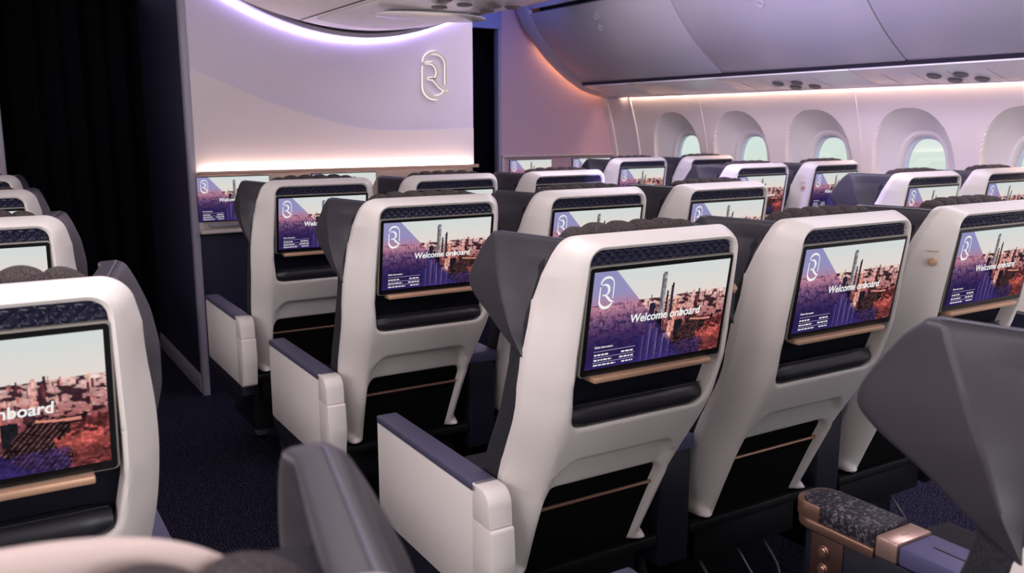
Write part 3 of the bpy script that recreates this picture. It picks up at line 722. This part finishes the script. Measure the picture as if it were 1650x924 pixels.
# mark on the front panel
lgo = empty('wall_emblem', (2.284, YW, 1.578), 'glowing oval emblem with a letter R on the front panel', 'emblem')
lm = MB(); s_ = 0.155; pl_ = lambda a, b, t_: (a*s_, -0.003-t_, b*s_*0.93)
for pts, wid in logo_strokes(): ribbon(lm, pts, [w*1.15 for w in wid], pl_, 0.018)
link('emblem_relief', lm.mesh('emblem_relief', mat('emblem_cream', (0.70, 0.62, 0.60), 0.4), 30), lgo)
lh = MB()
for pts, wid in logo_strokes(): ribbon(lh, pts, [w*1.15+0.04 for w in wid], lambda a, b, t_: (a*s_, -0.0015, b*s_*0.93))
link('emblem_glow', lh.mesh('emblem_glow', LEDLOGO, 0), lgo)

# wall screens
def wall_screen(x, y, z, label):
    r = empty('wall_screen', (x, y, z), label, 'screen', 'screens on the front walls')
    part('screen_body', 'wsb', r, lambda: MB().box(-0.19, 0.19, 0.0012, 0.02, -0.118, 0.118, 0.004).mesh('screen_body', BEZEL))
    d = part('display', 'display_wall', r, lambda: make_display(0.372, 0.226, 0.0)); part('tray_ledge', 'wsl', r, lambda: MB().box(-0.14, 0.15, -0.014, 0.02, -0.142, -0.130, 0.003).mesh('tray_ledge', EDGE))
wall_screen(1.178, YW-0.008, 1.045, 'wall screen leftmost on the front wall under the emblem panel')
wall_screen(1.79, YW-0.008, 1.045, 'wall screen in the middle of the front wall, mostly hidden by the front row')
wall_screen(3.66, YE-0.012, 1.045, 'wall screen on the right front wall beside the dark doorway')
wall_screen(4.235, YE-0.012, 1.045, 'wall screen on the right front wall nearest the windows')

# front right and front left walls, curtains, soffits
fr = MB(); fr.box(3.385, 4.62, YE, YE+0.05, 0.0, 2.42); wr = struct('wall_right_front', fr, ROSEWALL)
fb = MB(); fb.box(3.40, 4.6, YE-0.006, YE, 0.0, 0.885); struct('navy_dado', fb, NAVYWALL, wr)
ff = MB()
ff.box(3.40, 4.50, YE-0.03, YE, 1.183, 1.195, 0.003); ff.box(3.40, 3.42, YE-0.02, YE, 0.885, 1.183, 0.003); ff.box(3.40, 4.5, YE-0.03, YE, 0.875, 0.888, 0.003); struct('trim_6', ff, BEIGE)
fe1 = MB(); fe1.box(3.375, 3.398, YE-0.012, YE+0.06, 0, 2.12, 0.005); struct('trim_7', fe1, EDGE)
flw = MB(); flw.box(-0.95, 0.165, YE, YE+0.05, 0, 2.42); struct('wall_left_front', flw, ROSEWALL)
fl2 = MB(); fl2.box(0.155, 0.182, YE-0.012, YE+0.06, 0, 2.15, 0.005); struct('trim_8', fl2, EDGE)
def curtain(x0, x1, y, z1, label):
    mb = MB(); n = 160; rows = []
    for z in np.linspace(0.015, z1, 12):
        rows.append([(x0+(x1-x0)*i/n, y+0.030*math.sin((x1-x0)*i/n*52+0.2*math.sin(z*1.5))+0.012*math.sin((x1-x0)*i/n*23+1+0.3*z), z) for i in range(n+1)])
    rows2 = [[(p[0], p[1]+0.006, p[2]) for p in r] for r in rows]
    mb.grid(rows); mb.grid(rows2, flip=True); return tag(link('curtain', mb.mesh('curtain', CURT, 60, False)), label, 'curtain')
curtain(0.17, MX0, 5.95, 2.2, 'black pleated curtain closing the left aisle beside the lit front panel')
curtain(MX1, 3.40, 5.95, 2.16, 'black curtain in the right aisle doorway beside the front panel')
so = MB(); so.box(MX1, 3.40, YE-0.02, YE+0.02, 2.105, 2.42, 0.004); struct('trim_9', so, SOFFIT)
so = MB(); so.box(0.17, MX0-0.008, 5.86, 5.90, 2.165, 2.42, 0.004); struct('trim_10', so, SOFFIT)

# ------------------------------------------------------------------ centre bins over the middle seats
zbin = lambda x: 1.905+0.30*(x-1.80)**2
cb = empty('centre_overhead_bin', (1.80, 1.5, 1.9), 'rounded overhead bin hanging over the middle seats before the front panel', 'overhead bin')
def bin_arch(x0, x1, y0, y1, zf, up_, n=40):
    mb = MB(); xs = np.linspace(x0, x1, n)
    poly = [(x-1.80, zf(x)-1.9) for x in xs]+[(x1-1.80+0.0, zf(x1)-1.9+up_), (x0-1.80, zf(x0)-1.9+up_)]
    mb.prism(poly, 'y', y0-1.5, y1-1.5); return mb
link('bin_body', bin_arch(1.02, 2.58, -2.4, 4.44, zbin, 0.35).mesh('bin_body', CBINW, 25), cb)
link('service_channel', bin_arch(1.50, 2.10, -2.4, 4.25, lambda x: zbin(x)-0.008, 0.006).mesh('service_channel', PSUW, 25), cb)
for (xx) in (1.475, 2.125):
    mb = MB(); mb.box(xx-1.80-0.004, xx-1.80+0.004, -3.9, 2.92, zbin(xx)-1.9-0.002, zbin(xx)-1.9+0.004); link('seam', mb.mesh('seam', GAP), cb)
def service_unit(parent, y, xs, zf, zo, vert=False):
    for x, dy in xs:
        z = zf(x); mb = MB()
        mb.lathe([(0.030, 0.0), (0.034, -0.006), (0.028, -0.010), (0.020, -0.006), (0.014, -0.009), (0.004, -0.010)], (0, 0, 0), (0, 0, 1), 20)
        o = link('reading_light', mb.mesh('reading_light', VENT), parent, (x-1.80, y+dy-1.5, z-1.9-0.007+zo))
for y in (3.15, 2.2): service_unit(cb, y, ((1.62, 0), (1.72, 0.02), (1.84, 0.0), (1.94, 0.02), (1.68, 0.16), (1.9, 0.16)), lambda x: zbin(x)-0.008, 0.0)
for y in (3.62, 2.66):
    mb = MB(); mb.prism([((0.26*math.cos(a)), 0.16*math.sin(a)) for a in np.linspace(0, 2*PI, 40)[:-1]], 'z', -0.006, 0.0, 0.002)
    o = link('oval_panel', mb.mesh('oval_panel', PSUW), cb, (-0.0, y-1.5+0.0, zbin(1.8)-1.9-0.012))

# ------------------------------------------------------------------ right side: bins, service panels, sidewall
BP = [(3.455, 2.40), (3.475, 2.30), (3.51, 2.194), (3.565, 2.10), (3.675, 1.972), (3.786, 1.868), (3.90, 1.785), (3.965, 1.741), (3.985, 1.732)]
_t = np.linspace(0, 1, len(BP)); _s = np.linspace(0, 1, 29)
BPF = [(float(np.interp(t_, _t, [p[0] for p in BP])), float(np.interp(t_, _t, [p[1] for p in BP]))) for t_ in _s]
BPA = np.array(BPF)
for _ in range(2): BPA[1:-1] = (BPA[:-2]+BPA[1:-1]*2+BPA[2:])/4
BPF = [tuple(p) for p in BPA]
def bin_piece(prf, y0, y1, th, r=0.004):
    A = np.array(prf); T = np.gradient(A, axis=0); T /= np.linalg.norm(T, axis=1)[:, None]; N = np.stack([-T[:, 1], T[:, 0]], 1)
    if N[len(A)//2][0] < 0: N = -N
    B = A+N*th; mb = MB(); mb.prism([tuple(p) for p in A]+[tuple(p) for p in B[::-1]], 'y', y0, y1, r); return mb
def right_bin(y0, y1, label, cap=False, latches=()):
    r = empty('overhead_bin', (4.1, (y0+y1)/2, 1.95), label, 'overhead bin', 'overhead bins over the right seats')
    off = (-4.1, -(y0+y1)/2, -1.95)
    def L(n, mb, m, sm_=40): o = link(n, mb.mesh(n, m, sm_), r, off); return o
    door = [p for p in BPF if p[1] <= 2.198]; rail = [p for p in BPF if p[1] >= 2.215]
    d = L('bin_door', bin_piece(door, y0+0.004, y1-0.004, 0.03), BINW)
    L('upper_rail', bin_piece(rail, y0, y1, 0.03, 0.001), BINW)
    L('bin_body', MB().prism([(3.56, 2.40), (3.60, 2.2), (3.72, 2.0), (4.02, 1.745), (4.5, 1.70), (4.5, 2.40)], 'y', y0+0.001, y1-0.001), GAP)
    for (yy, zz) in latches:
        i = int(np.argmin([abs(p[1]-zz) for p in BPF])); p = BPF[i]; q = BPF[i+1]; tx, tz = q[0]-p[0], q[1]-p[1]; l_ = math.hypot(tx, tz)
        nrm = (tz/l_, 0, -tx/l_)
        mb = MB(); mb.lathe([(0.024, -0.001), (0.024, 0.003), (0.020, 0.005), (0.017, 0.002), (0.0, 0.002)], (p[0]+4.1*0, yy, p[1]), nrm, 24)
        o = link('latch', mb.mesh('latch', BINW), d)
    return r
right_bin(4.05, 5.50, 'overhead bin farthest forward on the right, ending at the front wall', latches=((4.78, 2.10), (4.80, 2.03)))
right_bin(2.80, 4.05, 'overhead bin second from the front wall on the right', latches=((3.42, 2.04),))
right_bin(1.55, 2.80, 'overhead bin at the upper right corner, nearest the viewer')
right_bin(0.30, 1.55, 'overhead bin over the right seats beyond the upper right corner')
FULL = BPF+[(4.08, 1.682), (4.165, 1.655), (4.30, 1.625), (4.40, 1.615)]
gp = MB(); gp.prism([(3.982, 1.738), (4.02, 1.760), (4.04, 1.700), (3.996, 1.712)], 'y', 0.2, 5.52); struct('trim_17', gp, GAP)
es = MB(); Q_ = [p for p in FULL if 1.62 < p[1] < 1.98]; rows = [[(x+0.050, 5.664, z+0.050), (x+0.050, 5.672, z+0.050), (x+0.058, 5.672, z+0.058), (x+0.058, 5.664, z+0.058)] for x, z in Q_]; es.grid(rows, closed_u=True)
tag(link('cove_light', es.mesh('cove_light', LEDO)), 'orange light strip tucked behind the front end of the right bins', 'light')
ec = bin_piece(FULL, 5.50, 5.66, 0.03, 0.006); struct('trim_11', ec, BINW)
PSP = [(3.998, 1.703), (4.08, 1.679), (4.165, 1.656), (4.24, 1.638), (4.285, 1.629), (4.315, 1.629)]
def psu_z(x): return interp(x, PSP)
ys = [5.50, 5.0, 4.15, 3.15, 2.15, 1.15, 0.15]
names_ = ['beside the front wall', 'over the first and second windows', 'over the second and third windows', 'over the third and fourth windows', 'over the last windows on the right', 'beyond the right edge']
for i in range(5):
    y1, y0 = ys[i], ys[i+1]; r = empty('service_panel', (4.15, (y0+y1)/2, 1.65), 'white service panel under the right bins '+names_[i], 'service panel', 'service panels under the right bins'); off = (-4.15, -(y0+y1)/2, -1.65)
    link('panel', bin_piece(PSP, y0+0.002, y1-0.002, 0.012, 0.001).mesh('panel', PSUW), r, off)
    if i >= 2:
        yc = (y0+y1)/2
        for dx in (4.14, 4.225):
            for dy in (-0.07, 0.07):
                mb = MB(); mb.lathe([(0.033, 0.002), (0.036, -0.005), (0.030, -0.010), (0.020, -0.006), (0.0, -0.006)], (0, 0, 0), (0.26, 0, 1), 20)
                link('air_vent', mb.mesh('air_vent', VENT), r, (dx-4.15, dy+(0.03 if dx < 4.2 else -0.03), psu_z(dx)-1.65))
        for dy in (-0.2, 0.0, 0.19, 0.36):
            mb = MB(); mb.prism([(x, z-0.0008) for x, z in PSP[1:-1]]+[(x, z+0.002) for x, z in PSP[1:-1]][::-1], 'y', dy-0.0012, dy+0.0012); o = link('seam', mb.mesh('seam', VENT), r, (-4.15, 0, -1.65))

# sidewall with scooped windows
def wallx(z): return np.interp(z, [0.0, 0.6, 1.0, 1.2, 1.4, 1.55, 1.66], [4.36, 4.45, 4.47, 4.455, 4.41, 4.362, 4.325])
WINY = [4.957, 4.322, 3.687, 3.046, 2.41, 1.775]
def soup(cy, cz, a, b, n, p): return [(cy+a*math.copysign(abs(math.cos(t_))**(2/p), math.cos(t_)), cz+b*math.copysign(abs(math.sin(t_))**(2/p), math.sin(t_))) for t_ in np.linspace(0, 2*PI, n+1)[:-1]]
PANE = (1.118, 0.138, 0.238); SCOOP = (1.13, 0.258, 0.385)
for side_ in (0,):
    outer = densify([(1.45, 0.5), (5.72, 0.5), (5.72, 1.66), (1.45, 1.66)], 0.03)
    holes = [soup(cy, PANE[0], PANE[1], PANE[2], 64, 2.7) for cy in WINY]
    V0 = outer+sum(holes, []); E0 = []; n0 = 0
    for L in [outer]+holes: E0 += [(n0+i, n0+(i+1) % len(L)) for i in range(len(L))]; n0 += len(L)
    ex = []
    for cy in WINY:
        for k_ in (0.0, 0.02, 0.06, 0.2, 0.4, 0.6, 0.8, 0.92, 0.975):
            a = SCOOP[1]+(PANE[1]-SCOOP[1])*k_; b = SCOOP[2]+(PANE[2]-SCOOP[2])*k_; c = SCOOP[0]+(PANE[0]-SCOOP[0])*k_
            ex += soup(cy, c, a, b, 72, 2.35+0.35*k_)
        ex += soup(cy, SCOOP[0], SCOOP[1]*1.015, SCOOP[2]*1.012, 72, 2.35)
    G = np.array([(y, z) for y in np.arange(1.5, 5.70, 0.06) for z in np.arange(0.53, 1.64, 0.05)])
    k = np.ones(len(G), bool)
    for cy in WINY: k &= ~inside(G, soup(cy, SCOOP[0], SCOOP[1]*1.06, SCOOP[2]*1.06, 72, 2.35))
    ex += [tuple(q) for q in G[k]]
    res = delaunay_2d_cdt([Vector(p) for p in V0+ex], E0, [], 0, 1e-6); vs = np.array([tuple(v) for v in res[0]]); fs = [tuple(f) for f in res[2]]
    C = np.array([vs[list(f)].mean(0) for f in fs]); kk = np.ones(len(fs), bool)
    for h in holes: kk &= ~inside(C, h)
    fs = [f for f, q in zip(fs, kk) if q]
    dep = np.zeros(len(vs))
    for cy in WINY:
        # blend parameter: 0 on the scoop rim, 1 on the pane rim
        lo_ = np.zeros(len(vs)); q = np.zeros(len(vs))
        for k_ in np.linspace(0, 1, 41):
            a = SCOOP[1]+(PANE[1]-SCOOP[1])*k_; b = SCOOP[2]+(PANE[2]-SCOOP[2])*k_; c = SCOOP[0]+(PANE[0]-SCOOP[0])*k_; p = 2.35+0.35*k_
            ins = (np.abs((vs[:, 0]-cy)/a)**p+np.abs((vs[:, 1]-c)/b)**p) <= 1.0005; q = np.where(ins, k_, q)
        dep = np.maximum(dep, q)
    X = wallx(vs[:, 1])*(1-dep)+dep*4.555
    X = X+0.012*np.clip(dep/0.04, 0, 1)*(dep < 0.9)
    mb = MB(); mb.add(np.stack([X, vs[:, 0], vs[:, 1]], 1), fs)
    # outer reveals
    n0 = 0
    for h in holes:
        A = [(4.555, p[0], p[1]) for p in h]; B = [(4.60, p[0], p[1]) for p in h]; n = len(h)
        mb.add(A+B, [(i, (i+1) % n, n+(i+1) % n, n+i) for i in range(n)])
    struct('wall_right', mb, WALLW, smooth=30, recalc=False)
lwm = MB(); lwm.box(4.62, 4.66, -2.6, 6.3, 0.0, 0.82); lwm.box(4.62, 4.66, -2.6, 6.3, 1.42, 2.42); lwm.box(4.62, 4.66, -2.6, 1.45, 0.8, 1.42); lwm.box(4.62, 4.66, 5.2, 6.3, 0.8, 1.42)
struct('wall_outer', lwm, WALLW)
lb = MB(); lb.box(4.36, 4.46, 1.45, 5.72, 0.0, 0.5); struct('baseboard_right', lb, NAVYWALL)
RIM = mat('window_rim_white', (0.72, 0.76, 0.86), 0.35)
for i, cy in enumerate(WINY):
    o = empty('window_%d' % (i+1), (4.58, cy, PANE[0]), 'oval cabin window', 'window'); o['kind'] = 'structure'
    del o['label']; del o['category']
    A = soup(0, 0, PANE[1]+0.004, PANE[2]+0.004, 64, 2.7); B = soup(0, 0, PANE[1]-0.014, PANE[2]-0.014, 64, 2.7); n = 64
    mb = MB(); mb.add([(0.0, *p) for p in A]+[(0.0, *p) for p in B]+[(0.022, *p) for p in B], [(i_, (i_+1) % n, n+(i_+1) % n, n+i_) for i_ in range(n)]+[(n+i_, n+(i_+1) % n, 2*n+(i_+1) % n, 2*n+i_) for i_ in range(n)])
    link('window_rim', mb.mesh('window_rim', RIM, 40), o)
    mb = MB(); mb.prism(A, 'x', 0.018, 0.024); link('pane', mb.mesh('pane', GLASS, 40), o)
for i, y in enumerate((5.385, 4.64, 3.37)):
    mb = MB(); zs = np.linspace(0.5, 1.65, 20); w = 0.010 if i == 0 else 0.003; d = 0.010 if i == 0 else 0.003
    mb.grid([[(wallx(z)-d, y-w, z), (wallx(z)-d, y+w, z), (wallx(z)+0.004, y+w, z), (wallx(z)+0.004, y-w, z)] for z in zs], closed_u=True)
    struct('trim_%d' % (12+i), mb, WALLW)
mb = MB(); zs = np.linspace(0.5, 1.65, 20); mb.grid([[(wallx(z)-0.012, 5.66, z), (wallx(z)-0.012, 5.72, z), (wallx(z)+0.004, 5.72, z), (wallx(z)+0.004, 5.66, z)] for z in zs], closed_u=True); struct('trim_15', mb, WALLW)
pe = MB(); pe.box(4.303, 4.318, 0.2, 5.66, 1.622, 1.637, 0.004); struct('trim_16', pe, PSUW)
cl = MB(); cl.box(4.322, 4.332, 0.4, 5.62, 1.640, 1.650); tag(link('cove_light', cl.mesh('cove_light', LEDP)), 'peach light strip along the top of the window wall', 'light')

# ================================================================== seats
XM, SP, YM, PT = 1.1289, 0.5668, 1.2772, 0.965
XL, YL, XR, YR, SR = -0.0387, 1.2583, 3.5207, 2.2915, 0.5776
rown = {1: 'front row', 2: 'second row', 3: 'third row', 4: 'nearest row'}
cols = ['left', 'middle', 'right']
for row in (1, 2, 3):
    for i in range(3):
        y = YM+(3-row)*PT
        lab = {(1, 0): 'aisle seat in the front row of the middle block, before the lit front panel',
               (1, 1): 'centre seat in the front row of the middle block, below the oval emblem',
               (1, 2): 'seat in the front row of the middle block beside the right aisle',
               (2, 0): 'left aisle seat in the second row of the middle block, white side panel',
               (2, 1): 'centre seat in the second row of the middle block',
               (2, 2): 'seat in the second row of the middle block beside the right aisle',
               (3, 0): 'large white-backed seat at picture centre with white side panel on the aisle',
               (3, 1): 'seat right of the large central one, fully seen, in the same row',
               (3, 2): 'white-backed seat at the right edge with a round copper hook beside its screen'}[(row, i)]
        make_seat(XM+i*SP, y, lab, arm=(-1, 0, 1)[i], legx=((-0.1,), (-0.27,), (0.1,))[i], hook={(3, 2): -1, (3, 0): 1}.get((row, i), 0))
    for i in range(2):
        lab = {(1, 0): 'navy console between the left and centre front row seats', (1, 1): 'navy console between the centre and right front row seats',
               (2, 0): 'navy console between left and centre seats of the second middle row', (2, 1): 'navy console between centre and right seats of the second middle row',
               (3, 0): 'navy console right of the large central seat', (3, 1): 'navy console behind the big charcoal wing, right of the third row centre seat'}[(row, i)]
        make_console(XM+(i+0.5)*SP, y, lab)
make_seat(XM, YM-PT, 'nearest seat at the right, only its big charcoal headrest wing in view', arm=-1)
make_seat(XM+SP, YM-PT, 'nearest row seat behind the copper-trimmed console at lower right', legx=(-0.27,))
make_console(XM+0.5*SP, YM-PT, 'armrest console at lower right with woven pad, copper buttons and lavender cap')
for k, lab in ((-1, 'blurred nearest seat at the lower left corner, headrest and grey wing in view'), (0, 'large white-backed seat at the left edge with half its screen in view'),
               (1, 'second seat forward at the left edge, only screen top and corner showing'), (2, 'third seat forward at the left edge, quilted strip showing'), (3, 'farthest small seat at the left edge before the black curtain')):
    st = make_seat(XL, YL+k*PT, lab, arm=1, legx=(0.1,))
    if k == -1:
        for ch in st.children:
            if ch.name.startswith('headrest_cushion'): ch.location.z = -0.013
        mb = MB(); rows = []; n = 48
        for i in range(n+1):
            x = -0.155+0.310*i/n; e_ = max(0.0, 1-abs(x/0.155)**4)**0.5; r = []
            for a in np.linspace(0, 2*PI, 25)[:-1]:
                ca, sa = math.cos(a), math.sin(a); r.append((x, 0.164-1.5*x*x+math.copysign(abs(ca)**0.6, ca)*0.016*(0.3+0.7*e_), 1.112+math.copysign(abs(sa)**0.6, sa)*(0.055+0.062*e_)))
            rows.append(r)
        mb.grid(rows, closed_u=True); mb.f += [tuple(range(24))[::-1], tuple(n*24+k_ for k_ in range(24))]; mb.mi += [0, 0]
        o = link('headrest_cover', mb.mesh('headrest_cover', mat('pale_headrest_cover', (0.62, 0.50, 0.46), 0.7), 60), st); o['label'] = 'pale pinkish headrest front'

for k, la, lb_ in ((0, 'nearest right block seat beside the aisle, broad navy wing towards the aisle', 'nearest right block seat by the windows, at the right edge'),
                   (1, 'aisle seat in the second row of the right block, wing before its neighbour', 'window seat in the second row of the right block with a copper hook'),
                   (2, 'aisle seat in the front row of the right block', 'window seat in the front row of the right block, under the first window')):
    make_seat(XR, YR+k*PT, la, arm=-1); make_seat(XR+SR, YR+k*PT, lb_, legx=(-0.1,), hook=-1 if k == 1 else 0)
